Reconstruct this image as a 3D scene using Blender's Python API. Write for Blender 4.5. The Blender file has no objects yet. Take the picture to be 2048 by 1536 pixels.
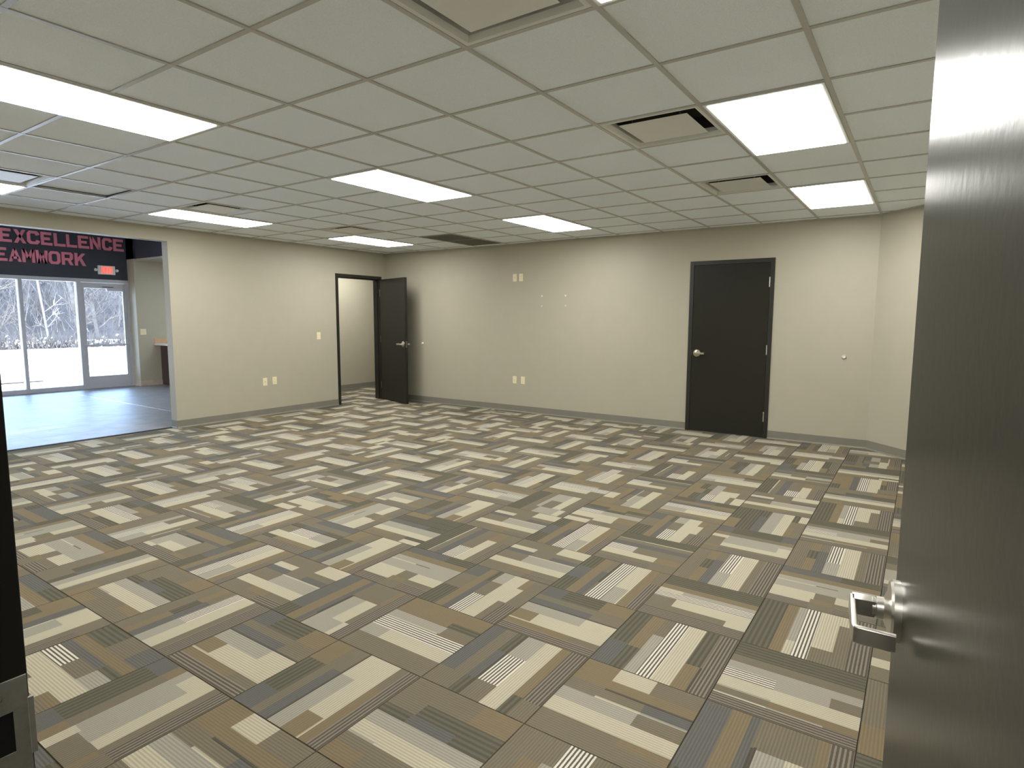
import bpy, bmesh, math, random
from mathutils import Matrix, Vector

random.seed(7)
scene = bpy.context.scene
C = scene.collection

# ------------------------------------------------------------------ camera
CAM = Vector((-0.8945, -1.6745, 1.445))
yaw, pitch, roll = math.radians(34.216), math.radians(-6.167), math.radians(0.189)
fwd = Vector((math.cos(pitch) * math.cos(yaw), math.cos(pitch) * math.sin(yaw), math.sin(pitch)))
rgt = Vector((math.sin(yaw), -math.cos(yaw), 0))
upv = rgt.cross(fwd)
r2 = math.cos(roll) * rgt + math.sin(roll) * upv
u2 = -math.sin(roll) * rgt + math.cos(roll) * upv
cam_data = bpy.data.cameras.new('camera')
cam_data.sensor_width = 36
cam_data.lens = 36 * 1205.37 / 2048
cam_data.clip_start = 0.01
cam_data.clip_end = 300
cam = bpy.data.objects.new('camera', cam_data)
C.objects.link(cam)
m3 = Matrix((r2, u2, -fwd)).transposed()
cam.matrix_world = Matrix.Translation(CAM) @ m3.to_4x4()
scene.camera = cam

# ------------------------------------------------------------------ sky, sun, exposure
world = bpy.data.worlds.new('sky')
scene.world = world
world.use_nodes = True
wn = world.node_tree
bg = wn.nodes['Background']
sky = wn.nodes.new('ShaderNodeTexSky')
sky.sky_type = 'NISHITA'
sky.sun_disc = False
sky.sun_elevation = math.radians(38)
sky.sun_rotation = math.radians(250)
sky.air_density = 1.0
sky.dust_density = 2.0
wn.links.new(sky.outputs[0], bg.inputs[0])
bg.inputs[1].default_value = 4.4

sun_data = bpy.data.lights.new('sun', 'SUN')
sun_data.energy = 4
sun_data.angle = math.radians(1)
sun_data.color = (1.0, 0.96, 0.9)
sun = bpy.data.objects.new('sun', sun_data)
C.objects.link(sun)
sun.rotation_euler = Vector((0.75, 0.30, -0.75)).to_track_quat('-Z', 'Y').to_euler()
sun.location = (-20, -10, 25)

PANEL_LIGHT = 19.0           # the room's ceiling panels
PANEL_COL = (1.0, 0.985, 0.94)
vs = scene.view_settings
vs.view_transform = 'Standard'
vs.look = 'None'
vs.exposure = 0.0
vs.gamma = 1.0
vs.use_curve_mapping = False

# ------------------------------------------------------------------ materials
def srgb(r, g, b):
    f = lambda c: (c / 12.92 if c <= 0.04045 else ((c + 0.055) / 1.055) ** 2.4)
    return (f(r / 255), f(g / 255), f(b / 255), 1)

def mat(name, col, rough=0.6, metal=0.0, spec=0.5, noise=0.0, nscale=40, bump=0.0, bscale=80, emit=None, estr=0.0, coords='Object'):
    m = bpy.data.materials.new(name)
    m.use_nodes = True
    nt = m.node_tree
    b = nt.nodes['Principled BSDF']
    b.inputs['Base Color'].default_value = col
    b.inputs['Roughness'].default_value = rough
    b.inputs['Metallic'].default_value = metal
    b.inputs['Specular IOR Level'].default_value = spec
    if noise or bump:
        tc = nt.nodes.new('ShaderNodeNewGeometry') if coords == 'World' else nt.nodes.new('ShaderNodeTexCoord')
        src = tc.outputs['Position'] if coords == 'World' else tc.outputs['Object']
    if noise:
        n = nt.nodes.new('ShaderNodeTexNoise')
        n.inputs['Scale'].default_value = nscale
        n.inputs['Detail'].default_value = 4
        nt.links.new(src, n.inputs['Vector'])
        r = nt.nodes.new('ShaderNodeValToRGB')
        r.color_ramp.elements[0].position = 0.3
        r.color_ramp.elements[1].position = 0.7
        r.color_ramp.elements[0].color = [c * (1 - noise) for c in col[:3]] + [1]
        r.color_ramp.elements[1].color = [min(1, c * (1 + noise)) for c in col[:3]] + [1]
        nt.links.new(n.outputs['Fac'], r.inputs['Fac'])
        nt.links.new(r.outputs[0], b.inputs['Base Color'])
    if bump:
        n2 = nt.nodes.new('ShaderNodeTexNoise')
        n2.inputs['Scale'].default_value = bscale
        n2.inputs['Detail'].default_value = 3
        nt.links.new(src, n2.inputs['Vector'])
        bp = nt.nodes.new('ShaderNodeBump')
        bp.inputs['Strength'].default_value = bump
        bp.inputs['Distance'].default_value = 0.002
        nt.links.new(n2.outputs['Fac'], bp.inputs['Height'])
        nt.links.new(bp.outputs[0], b.inputs['Normal'])
    if emit:
        b.inputs['Emission Color'].default_value = (*emit, 1)
        b.inputs['Emission Strength'].default_value = estr
    return m

def stripe_mat(name, ca, cb, freq, lo=0.35, hi=0.65, phase=0.0, noise=0.12):
    """carpet yarn: rows of two colours running along the tile's local x axis"""
    m = bpy.data.materials.new(name)
    m.use_nodes = True
    nt = m.node_tree
    L = nt.links.new
    b = nt.nodes['Principled BSDF']
    b.inputs['Roughness'].default_value = 0.95
    b.inputs['Specular IOR Level'].default_value = 0.15
    tc = nt.nodes.new('ShaderNodeTexCoord')
    sp = nt.nodes.new('ShaderNodeSeparateXYZ')
    L(tc.outputs['Object'], sp.inputs[0])
    geo = nt.nodes.new('ShaderNodeNewGeometry')
    nz = nt.nodes.new('ShaderNodeTexNoise')
    nz.inputs['Scale'].default_value = 220
    nz.inputs['Detail'].default_value = 2
    L(geo.outputs['Position'], nz.inputs['Vector'])
    def math_(op, a, bb=None):
        n = nt.nodes.new('ShaderNodeMath')
        n.operation = op
        for i, v in enumerate((a, bb)):
            if v is None: continue
            if isinstance(v, (int, float)): n.inputs[i].default_value = v
            else: L(v, n.inputs[i])
        return n.outputs[0]
    wob = math_('MULTIPLY', math_('SUBTRACT', nz.outputs['Fac'], 0.5), 0.22)
    ph = math_('ADD', math_('ADD', math_('MULTIPLY', sp.outputs['Y'], freq), phase), wob)
    fr = math_('FRACT', ph)
    tri = math_('ABSOLUTE', math_('SUBTRACT', math_('MULTIPLY', fr, 2.0), 1.0))
    mr = nt.nodes.new('ShaderNodeMapRange')
    mr.interpolation_type = 'SMOOTHSTEP'
    mr.inputs['From Min'].default_value = lo
    mr.inputs['From Max'].default_value = hi
    L(tri, mr.inputs['Value'])
    mix = nt.nodes.new('ShaderNodeMix')
    mix.data_type = 'RGBA'
    mix.inputs[6].default_value = ca
    mix.inputs[7].default_value = cb
    L(mr.outputs[0], mix.inputs[0])
    nz2 = nt.nodes.new('ShaderNodeTexNoise')
    nz2.inputs['Scale'].default_value = 420
    L(geo.outputs['Position'], nz2.inputs['Vector'])
    hsv = nt.nodes.new('ShaderNodeHueSaturation')
    L(mix.outputs[2], hsv.inputs['Color'])
    mr2 = nt.nodes.new('ShaderNodeMapRange')
    mr2.inputs['From Min'].default_value = 0.3
    mr2.inputs['From Max'].default_value = 0.7
    mr2.inputs['To Min'].default_value = 1 - noise
    mr2.inputs['To Max'].default_value = 1 + noise
    L(nz2.outputs['Fac'], mr2.inputs['Value'])
    L(mr2.outputs[0], hsv.inputs['Value'])
    L(hsv.outputs[0], b.inputs['Base Color'])
    bp = nt.nodes.new('ShaderNodeBump')
    bp.inputs['Strength'].default_value = 0.35
    bp.inputs['Distance'].default_value = 0.003
    L(math_('ADD', nz2.outputs['Fac'], tri), bp.inputs['Height'])
    L(bp.outputs[0], b.inputs['Normal'])
    return m

M = {}
M['wall'] = mat('grey_wall_paint', srgb(176, 171, 153), 0.55, noise=0.015, nscale=6, bump=0.08, bscale=160, coords='World')
M['wall_black'] = mat('hazed_black_wall_paint', srgb(58, 62, 72), 0.6, noise=0.03, nscale=5, bump=0.08, bscale=160, coords='World')  # black wall; bluish glare haze is painted in by lifting its base colour
M['base'] = mat('grey_vinyl_base', srgb(126, 123, 112), 0.5, noise=0.04, nscale=8, coords='World')
M['base_tan'] = mat('pale_tile_base', srgb(190, 178, 165), 0.45, noise=0.1, nscale=9, coords='World')
M['tile'] = mat('mineral_ceiling_tile', srgb(236, 243, 250), 0.95, spec=0.1, noise=0.05, nscale=170, bump=0.5, bscale=140, coords='World')
M['tee'] = mat('painted_steel_tee', srgb(184, 184, 180), 0.4, noise=0.02, nscale=12, coords='World')
M['plaque'] = mat('white_enamel_steel', srgb(222, 224, 220), 0.45, noise=0.01, nscale=9)
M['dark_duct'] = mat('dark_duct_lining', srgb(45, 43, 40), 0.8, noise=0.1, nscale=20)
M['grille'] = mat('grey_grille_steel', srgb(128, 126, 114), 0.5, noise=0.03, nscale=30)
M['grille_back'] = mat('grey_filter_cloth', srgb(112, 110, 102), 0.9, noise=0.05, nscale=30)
M['door'] = mat('black_satin_door_paint', srgb(44, 43, 38), 0.29, spec=0.15, noise=0.03, nscale=6, bump=0.15, bscale=45)
M['frame'] = mat('black_satin_frame_paint', srgb(38, 36, 33), 0.35, spec=0.5, noise=0.03, nscale=8, bump=0.06, bscale=90)
M['chrome'] = mat('satin_chrome', srgb(215, 211, 203), 0.3, metal=1.0, noise=0.02, nscale=60)
M['steel'] = mat('dull_steel', srgb(120, 116, 108), 0.42, metal=0.9, noise=0.05, nscale=80)
M['plate_steel'] = mat('worn_plated_steel', srgb(150, 147, 138), 0.5, metal=0.3, noise=0.08, nscale=90)
M['brass'] = mat('satin_nickel', srgb(196, 188, 170), 0.3, metal=1.0, noise=0.02, nscale=60)
M['almond'] = mat('almond_plastic', srgb(232, 222, 190), 0.4, noise=0.01, nscale=30)
M['slot'] = mat('outlet_slot_shadow', srgb(70, 62, 50), 0.7, noise=0.02, nscale=30)
M['hole'] = mat('dark_latch_pocket', srgb(10, 10, 10), 0.9, noise=0.02, nscale=30)
M['spackle'] = mat('white_spackle', srgb(225, 222, 212), 0.9, noise=0.05, nscale=60)
M['bumper'] = mat('white_rubber', srgb(225, 222, 210), 0.55, noise=0.02, nscale=60)
M['diffuser'] = mat('lit_acrylic_diffuser', (0.9, 0.9, 0.88, 1), 0.5, noise=0.005, nscale=20, emit=PANEL_COL, estr=PANEL_LIGHT)
M['lobby_fill_diffuser'] = mat('cool_fill_light_diffuser', (0.9, 0.9, 0.9, 1), 0.5, noise=0.005, nscale=20, emit=(0.80, 0.91, 1.0), estr=17.0)  # glow of the two unseen panels added to brighten the lobby
M['plank'] = mat('grey_oak_vinyl_plank', srgb(132, 126, 122), 0.42, spec=0.35, noise=0.16, nscale=4, bump=0.05, bscale=40, coords='World')
M['alum'] = mat('clear_anodised_aluminium', srgb(190, 191, 198), 0.4, metal=0.2, noise=0.02, nscale=20)
M['strip'] = mat('bright_aluminium_strip', srgb(215, 214, 210), 0.25, metal=0.8, noise=0.02, nscale=20)
M['strip_dark'] = mat('dark_vinyl_strip', srgb(75, 72, 72), 0.5, noise=0.03, nscale=20)
M['letter'] = mat('glared_red_letter_acrylic', srgb(226, 134, 154), 0.5, noise=0.02, nscale=15)  # red letters; the glare on them is painted in as pink
M['exit_white'] = mat('white_sign_plastic', srgb(232, 230, 225), 0.5, noise=0.01, nscale=20)
M['exit_red'] = mat('lit_red_letter', srgb(235, 50, 40), 0.5, noise=0.02, nscale=20, emit=(1.0, 0.10, 0.06), estr=1.3)
M['exit_field'] = mat('lit_pink_sign_face', srgb(240, 150, 140), 0.5, noise=0.02, nscale=20, emit=(1.0, 0.32, 0.26), estr=0.45)
M['lamp_lens'] = mat('clear_lamp_lens', srgb(225, 228, 230), 0.2, noise=0.02, nscale=20)
M['wood_tan'] = mat('tan_backsplash', srgb(196, 165, 130), 0.5, noise=0.08, nscale=6)
M['counter_top'] = mat('white_counter_top', srgb(225, 222, 218), 0.3, noise=0.03, nscale=10)
M['cabinet'] = mat('dark_brown_laminate', srgb(72, 56, 56), 0.5, noise=0.2, nscale=5)
M['ground'] = mat('pale_concrete_paving', srgb(205, 203, 200), 0.9, noise=0.08, nscale=0.7, coords='World')
M['grass'] = mat('winter_grass', srgb(180, 172, 150), 0.95, noise=0.25, nscale=1.2, coords='World')
M['bank'] = mat('leaf_litter_bank', srgb(44, 45, 49), 0.95, noise=0.4, nscale=0.9, coords='World')
M['bark'] = mat('grey_bark', srgb(58, 57, 59), 0.9, noise=0.3, nscale=6)
M['bark_pale'] = mat('pale_birch_bark', srgb(104, 104, 106), 0.8, noise=0.08, nscale=3)
M['twig'] = mat('dry_twigs', srgb(60, 57, 57), 0.9, noise=0.3, nscale=5, coords='World')
M['leafy'] = mat('pale_dry_leaves', srgb(84, 82, 82), 0.9, noise=0.2, nscale=5, coords='World')
M['kerb'] = mat('dark_joint_asphalt', srgb(60, 58, 56), 0.9, noise=0.1, nscale=3)

# thin window glass: mostly clear, reflecting more at grazing angles
g = bpy.data.materials.new('clear_window_glass')
g.use_nodes = True
gn = g.node_tree
gn.nodes.remove(gn.nodes['Principled BSDF'])
go = gn.nodes['Material Output']
gt = gn.nodes.new('ShaderNodeBsdfTransparent'); gt.inputs[0].default_value = (0.93, 0.96, 0.97, 1)
gg = gn.nodes.new('ShaderNodeBsdfGlossy'); gg.inputs['Roughness'].default_value = 0.02
gf = gn.nodes.new('ShaderNodeFresnel'); gf.inputs['IOR'].default_value = 1.45
gm = gn.nodes.new('ShaderNodeMixShader')
gn.links.new(gf.outputs[0], gm.inputs[0]); gn.links.new(gt.outputs[0], gm.inputs[1]); gn.links.new(gg.outputs[0], gm.inputs[2])
gn.links.new(gm.outputs[0], go.inputs[0])
M['glass'] = g

CARPET = [
    stripe_mat('carpet_taupe', srgb(117, 109, 93), srgb(106, 99, 84), 44),
    stripe_mat('carpet_olive', srgb(97, 94, 80), srgb(82, 80, 68), 22),
    stripe_mat('carpet_tan', srgb(124, 110, 86), srgb(114, 103, 83), 44),
    stripe_mat('carpet_blue_grey', srgb(100, 99, 95), srgb(90, 89, 85), 44),
    stripe_mat('carpet_cream_and_dark_rows', srgb(206, 201, 188), srgb(92, 87, 78), 34, 0.42, 0.62, noise=0.08),
    stripe_mat('carpet_cream', srgb(182, 175, 155), srgb(163, 156, 136), 44),
    stripe_mat('carpet_dark_rows', srgb(84, 79, 70), srgb(128, 121, 108), 34, 0.42, 0.66),
    stripe_mat('carpet_light_grey', srgb(154, 150, 138), srgb(139, 135, 123), 44),
    stripe_mat('carpet_dark_row', srgb(84, 79, 70), srgb(76, 72, 64), 44),
]

# ------------------------------------------------------------------ mesh helpers
class MB:
    def __init__(self): self.v, self.f, self.mi = [], [], []
    def add(self, vs_, fs, mi=0):
        o = len(self.v)
        self.v += [tuple(p) for p in vs_]
        self.f += [tuple(i + o for i in f) for f in fs]
        self.mi += [mi] * len(fs)
        return self
    def box(self, x0, x1, y0, y1, z0, z1, mi=0):
        return self.add([(x0, y0, z0), (x1, y0, z0), (x1, y1, z0), (x0, y1, z0), (x0, y0, z1), (x1, y0, z1), (x1, y1, z1), (x0, y1, z1)],
                        [(0, 3, 2, 1), (4, 5, 6, 7), (0, 1, 5, 4), (1, 2, 6, 5), (2, 3, 7, 6), (3, 0, 4, 7)], mi)
    def rings(self, rings, cap=True, mi=0):
        n = len(rings[0]); o = []
        for r in rings: o += r
        fs = []
        for k in range(len(rings) - 1):
            for i in range(n):
                j = (i + 1) % n
                fs.append((k * n + i, k * n + j, (k + 1) * n + j, (k + 1) * n + i))
        if cap:
            fs.append(tuple(reversed(range(n))))
            fs.append(tuple((len(rings) - 1) * n + i for i in range(n)))
        return self.add(o, fs, mi)
    def lathe(self, org, axis, prof, n=24, mi=0):
        """prof: (radius, distance along axis) pairs"""
        a = Vector(axis).normalized(); org = Vector(org)
        t = Vector((0, 0, 1)) if abs(a.z) < 0.9 else Vector((1, 0, 0))
        u = t.cross(a).normalized(); w = a.cross(u)
        rs = [[org + a * d + (u * math.cos(2 * math.pi * i / n) + w * math.sin(2 * math.pi * i / n)) * r for i in range(n)] for r, d in prof]
        return self.rings(rs, True, mi)
    def prism(self, pts, z0, z1, mp=lambda a, b, c: (a, b, c), mi=0):
        n = len(pts)
        return self.rings([[mp(a, b, z0) for a, b in pts], [mp(a, b, z1) for a, b in pts]], True, mi)
    def build(self, name, mats, parent=None, bevel=0.0, smooth=False):
        me = bpy.data.meshes.new(name)
        me.from_pydata(self.v, [], self.f)
        for m_ in (mats if isinstance(mats, list) else [mats]): me.materials.append(m_)
        if isinstance(mats, list) and len(mats) > 1: me.polygons.foreach_set('material_index', self.mi)
        bm = bmesh.new(); bm.from_mesh(me)
        bmesh.ops.recalc_face_normals(bm, faces=bm.faces)
        if bevel:
            es = [e for e in bm.edges if len(e.link_faces) == 2 and e.calc_face_angle(0) > 0.5]
            bmesh.ops.bevel(bm, geom=es, offset=bevel, segments=2, profile=0.7, affect='EDGES', clamp_overlap=True)
        if smooth:
            for f in bm.faces: f.smooth = True
            for e in bm.edges:
                if len(e.link_faces) == 2 and e.calc_face_angle(0) > 0.6: e.smooth = False
        bm.to_mesh(me); bm.free()
        o = bpy.data.objects.new(name, me)
        C.objects.link(o)
        if parent: o.parent = parent
        return o

def tag(o, label, cat, group=None, kind=None):
    o['label'] = label; o['category'] = cat
    if group: o['group'] = group
    if kind: o['kind'] = kind
    return o

def empty(name, loc=(0, 0, 0), rz=0):
    o = bpy.data.objects.new(name, None)
    o.empty_display_size = 0.1
    C.objects.link(o); o.location = loc; o.rotation_euler = (0, 0, rz)
    return o

def struct(o, label, cat): return tag(o, label, cat, kind='structure')

def copy_tree(o, parent=None):
    c = o.copy(); C.objects.link(c); c.parent = parent
    for ch in o.children: copy_tree(ch, c)
    return c

# ------------------------------------------------------------------ dimensions
T = 0.6096                       # ceiling module
H = 2.583                        # main room ceiling
DECK = 2.86
XN, XB = -0.68, 6.88             # near wall face, back wall face
YR, YL = -2.10, 6.36             # right wall face, left wall face
WT = 0.14                        # wall thickness
YW = 12.30                       # storefront plane
LH = 3.42                        # lobby ceiling
OPX = (0.20, 3.10)               # cased opening in the left wall
OPZ = 2.415
D1 = (-0.17, 0.846)              # back wall door frame, y
D2 = (5.752, 6.768)              # left wall door frame, x
D3 = (-1.764, -0.85)             # near doorway clear opening, y
FT = 2.18                        # frame top

# ------------------------------------------------------------------ setting: floors
fl = MB().box(-3.6, 9.2, -3.2, 6.50, -0.15, -0.008).box(5.3, 9.2, 6.50, 8.14, -0.15, -0.008).build('floor', mat('grey_subfloor', srgb(90, 88, 84), 0.9, noise=0.05))
struct(fl, 'patterned carpet tile floor laid in quarter turns', 'floor')

def tile_mesh(seed):
    rnd = random.Random(seed)
    mb = MB()
    e = 0.004
    # body of the tile
    w = [.20, .13, .10, .17, .16, .10, .14]
    w = [a * rnd.uniform(.75, 1.3) for a in w]
    base = [1, 2, 3, 4, 5, 0, 6]
    if rnd.random() < .35: base[1] = rnd.choice([1, 0])
    if rnd.random() < .45: base[0] = rnd.choice([0, 0, 2, 3])
    if rnd.random() < .45: base[3] = 7
    if rnd.random() < .3: base[5] = 2
    if rnd.random() < .35: base[6] = 0
    if rnd.random() < .25: base[2] = 7
    for _ in range(rnd.choice([0, 1, 1, 2])):            # single rows of light or dark yarn between the bands
        q_ = rnd.choice([1, 2, 3, 3, 5, 6]); w.insert(q_, .022); base.insert(q_, rnd.choice([5, 5, 8]))
    s = sum(w); w = [a / s for a in w]
    y = 0.5 - e
    z0, z1 = -0.007, 0.0
    H_ = 1 - 2 * e
    cuts_all = [rnd.uniform(.18, .42), rnd.uniform(.58, .85)]
    for b, a in zip(base, w):
        y1 = y - a * H_
        n = rnd.random()
        if n < .25: cuts = []
        elif n < .68: cuts = [rnd.choice(cuts_all) + rnd.uniform(-.02, .02)]
        else: cuts = sorted(c + rnd.uniform(-.02, .02) for c in cuts_all)
        xs = [0] + cuts + [1]
        segs = list(zip(xs[:-1], xs[1:]))
        main = max(range(len(segs)), key=lambda i: segs[i][1] - segs[i][0])
        for i, (a0, a1) in enumerate(segs):
            mi = b
            if i != main and rnd.random() < .75:
                mi = {4: rnd.choice([0, 7, 5]), 5: rnd.choice([0, 0, 0, 2, 7]), 6: 0, 1: rnd.choice([0, 2, 3]), 2: rnd.choice([0, 1]), 3: rnd.choice([1, 0]), 0: rnd.choice([2, 5]), 8: 0, 7: rnd.choice([0, 5])}[b]
            x0 = -0.5 + e + a0 * H_; x1 = -0.5 + e + a1 * H_
            # split cream areas once more so that a row of light yarn ends short
            mb.add([(x0, y1, z1), (x1, y1, z1), (x1, y, z1), (x0, y, z1)], [(0, 1, 2, 3)], mi)
        y = y1
    # taupe margins at the two cut ends, as on the real tiles
    q = 0.5 - e
    mb.add([(-q, -q, z1), (q, -q, z1), (q, q, z1), (-q, q, z1), (-.5, -.5, z0), (.5, -.5, z0), (.5, .5, z0), (-.5, .5, z0)],
           [(0, 4, 5, 1), (1, 5, 6, 2), (2, 6, 7, 3), (3, 7, 4, 0)], 0)
    me = bpy.data.meshes.new('carpet_tile')
    me.from_pydata(mb.v, [], mb.f)
    for m_ in CARPET: me.materials.append(m_)
    me.polygons.foreach_set('material_index', mb.mi)
    me.update()
    return me

TM = [tile_mesh(100 + k) for k in range(26)]
rt = random.Random(5)
PX, PY = 0.5115, 0.4995
for k in range(-2, 17):
    for j in range(-4, 17):
        x0, y0 = 0.2925 + k * PX, -0.078 + j * PY
        cx, cy = x0 + PX / 2, y0 + PY / 2
        inside = (cx < XB + .1 and YR - .1 < cy < 6.5) or (5.2 < cx < 9.0 and cy < 8.1 and cy > 6.3)
        if not inside: continue
        if cx < -0.9: continue
        o = bpy.data.objects.new('carpet_tile', rt.choice(TM))
        C.objects.link(o); o.parent = fl
        o.location = (cx, cy, 0)
        if (k + j) % 2 == 0:
            o.scale = (PX * .998, PY * .998, 1)
        else:
            o.rotation_euler = (0, 0, -math.pi / 2); o.scale = (PY * .998, PX * .998, 1)
        if cy + PY / 2 > 6.5 and cx < 5.2:                      # trimmed at the transition strip
            cut = 6.492 - y0
            f = cut / PY
            o.location.y = y0 + cut / 2
            if (k + j) % 2 == 0: o.scale.y *= f
            else: o.scale.x *= f

lob = MB().box(-3.0, 9.2, 6.50, 12.36, -0.15, -0.006).build('floor_lobby', mat('lobby_subfloor', srgb(95, 92, 90), 0.9, noise=0.05))
struct(lob, 'glossy grey wood plank floor of the lobby', 'floor')
pm = [MB().box(-.608, .608, -.0895, .0895, -0.006, 0.0).build('floor_plank', M['plank']).data for _ in range(1)]
for o in [o for o in bpy.data.objects if o.name.startswith('floor_plank')]: bpy.data.objects.remove(o)
rp = random.Random(3)
yy = 6.52 + .09
while yy < 12.25:
    xx = -0.4 - rp.uniform(0, 1.2)
    while xx < 6.6:
        if (xx > -.4) and (xx < 5.9 or yy > 8.3):
            o = bpy.data.objects.new('floor_plank', pm[0]); C.objects.link(o); o.parent = lob
            o.location = (xx, yy, rp.uniform(-.0004, .0004))
        xx += 1.2165
    yy += .1795

tr = MB().box(OPX[0], OPX[1], 6.485, 6.52, -0.004, 0.004).build('trim_1', M['strip_dark'], bevel=.001)
struct(tr, 'thin dark transition strip between carpet and plank floor', 'trim')
tr = MB().box(3.795, 3.82, 6.55, 11.4, -0.002, 0.003).build('trim_2', M['strip'], bevel=.001)
struct(tr, 'bright metal strip running across the lobby plank floor', 'trim')

# ------------------------------------------------------------------ setting: walls
def wall(name, mb, label, m_='wall'): return struct(mb.build(name, M[m_]), label, 'wall')
h0 = .03   # the wall hole is this much inside the frame's outer edge
wl = MB()
wl.box(XN - .12, OPX[0], YL, YL + WT, -.1, LH + .1)
wl.box(OPX[0], OPX[1], YL, YL + WT, OPZ, LH + .1)
wl.box(OPX[1], D2[0] + h0, YL, YL + WT, -.1, LH + .1)
wl.box(D2[0] + h0, D2[1] - h0, YL, YL + WT, FT - h0, LH + .1)
wl.box(D2[1] - h0, XB + .14, YL, YL + WT, -.1, LH + .1)
wall('wall_left', wl, 'grey wall with the wide lobby opening and the open black door')
wb = MB()
wb.box(XB, XB + WT, -1.22, D1[0] + h0, -.1, DECK)
wb.box(XB, XB + WT, D1[0] + h0, D1[1] - h0, FT - h0, DECK)
wb.box(XB, XB + WT, D1[1] - h0, YL, -.1, DECK)
wb.box(XB + WT + .9, XB + WT + .95, D1[0] - .5, D1[1] + .5, -.1, DECK)      # closet back behind the closed door
wall('wall_back', wb, 'long grey wall with the closed black door')
wc = MB().prism([(6.88, -1.22), (6.0, -2.10), (6.0, -2.24), (7.02, -1.22)], -.1, DECK)
wall('wall_corner', wc, 'short grey wall set at an angle across the corner')
wall('wall_right', MB().box(XN - .12, 6.0, YR - WT, YR, -.1, DECK), 'grey wall behind the opened near door')
wn_ = MB()
wn_.box(XN - .12, XN, YR, D3[0] - .03, -.1, DECK)
wn_.box(XN - .12, XN, D3[0] - .03, D3[1] + .03, FT - .03, DECK)
wn_.box(XN - .12, XN, D3[1] + .03, YL, -.1, DECK)
wall('wall_near', wn_, 'grey wall holding the doorway one looks through')
# hallway behind the doorway
hw = MB().box(-3.6, -3.46, -3.2, 1.6, -.1, DECK).box(-3.46, XN - .12, -3.2, -3.06, -.1, DECK).box(-3.46, XN - .12, 1.46, 1.6, -.1, DECK).box(XN - .12, XN - .02, -3.2, YR - WT, -.1, DECK)
wall('wall_hallway', hw, 'grey walls of the hallway outside the doorway')
# side room beyond the open door
wr = MB().box(5.30, 9.2, 8.00, 8.14, -.1, DECK).box(9.06, 9.2, YL + WT, 8.0, -.1, DECK).box(5.30, 5.42, YL + WT, 8.0, -.1, DECK).box(XB + WT, 9.2, YL, YL + WT, -.1, DECK)
wall('wall_side_room', wr, 'grey wall of the small room seen through the open door')
# lobby
lw = MB().box(-1.6, 5.34, YW, YW + .2, 2.225, LH + .1).box(5.20, 7.8, YW - .0, YW + .2, -.1, LH + .1)
lw.box(-1.74, -1.6, 6.5, YW + .2, -.1, LH + .1)
wall('wall_lobby_front', lw, 'black wall, lightened by painted haze, above the lobby windows, carrying red lettering', 'wall_black')
wall('wall_lobby_bulkhead', MB().box(5.25, 7.8, 8.14, 12.0, 2.665, LH + .1).box(5.25, 5.30, 6.5, 8.14, 2.665, LH + .1), 'black bulkhead, lightened by painted haze, over the lobby alcove', 'wall_black')
wa = MB().box(5.20, 7.8, 12.0, YW, -.1, 2.66).box(7.66, 7.8, 8.14, 12.0, -.1, 2.66).box(5.25, 5.30, 6.5, 8.14, -.1, 2.66).box(5.25, 7.8, 8.14, 12.0, 2.63, 2.664)
wall('wall_lobby_alcove', wa, 'grey alcove wall beside the glass entrance door')
lc = MB().box(-1.8, 7.9, 6.4, YW + .2, LH, LH + .15).build('ceiling_lobby', M['tile'])
struct(lc, 'white ceiling of the lobby', 'ceiling')

# ------------------------------------------------------------------ baseboards (vinyl cove base with a toe)
def cove(name, runs, label, m_='base', hh=.10):
    mb = MB()
    for (x0, y0, x1, y1, nx, ny) in runs:
        prof = [(0, 0), (.013, 0), (.011, .006), (.0045, .016), (.0035, hh - .003), (.002, hh), (0, hh)]
        mb.rings([[(x0 + nx * d, y0 + ny * d, z) for d, z in prof], [(x1 + nx * d, y1 + ny * d, z) for d, z in prof]])
    return struct(mb.build(name, M[m_]), label, 'baseboard')
cove('baseboard_left', [(OPX[1] - .0035, YL, D2[0], YL, 0, -1), (D2[1], YL, XB, YL, 0, -1), (XN, YL, OPX[0], YL, 0, -1), (OPX[1], YL + WT, OPX[1], YL, -1, 0)], 'grey vinyl base along the wall with the lobby opening')
s2 = .7071
cove('baseboard_back', [(XB, YL, XB, D1[1], -1, 0), (XB, D1[0], XB, -1.22, -1, 0)], 'grey vinyl base along the wall of the closed door')
cove('baseboard_corner', [(6.88, -1.22, 6.0, -2.10, -s2, s2)], 'grey vinyl base along the angled corner wall')
cove('baseboard_right', [(XN, YR, 6.0, YR, 0, 1)], 'grey vinyl base behind the opened near door')
cove('baseboard_near', [(XN, D3[1] + .05, XN, YL, 1, 0)], 'grey vinyl base along the doorway wall')
cove('baseboard_side_room', [(5.42, 8.0, 9.06, 8.0, 0, -1)], 'grey vinyl base in the small room beyond the open door')
cove('baseboard_alcove', [(5.2, 12.0, 5.66, 12.0, 0, -1), (5.2, 12.3, 5.2, 12.0, -1, 0)], 'pale tiled base of the lobby alcove wall', 'base_tan', .11)

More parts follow.
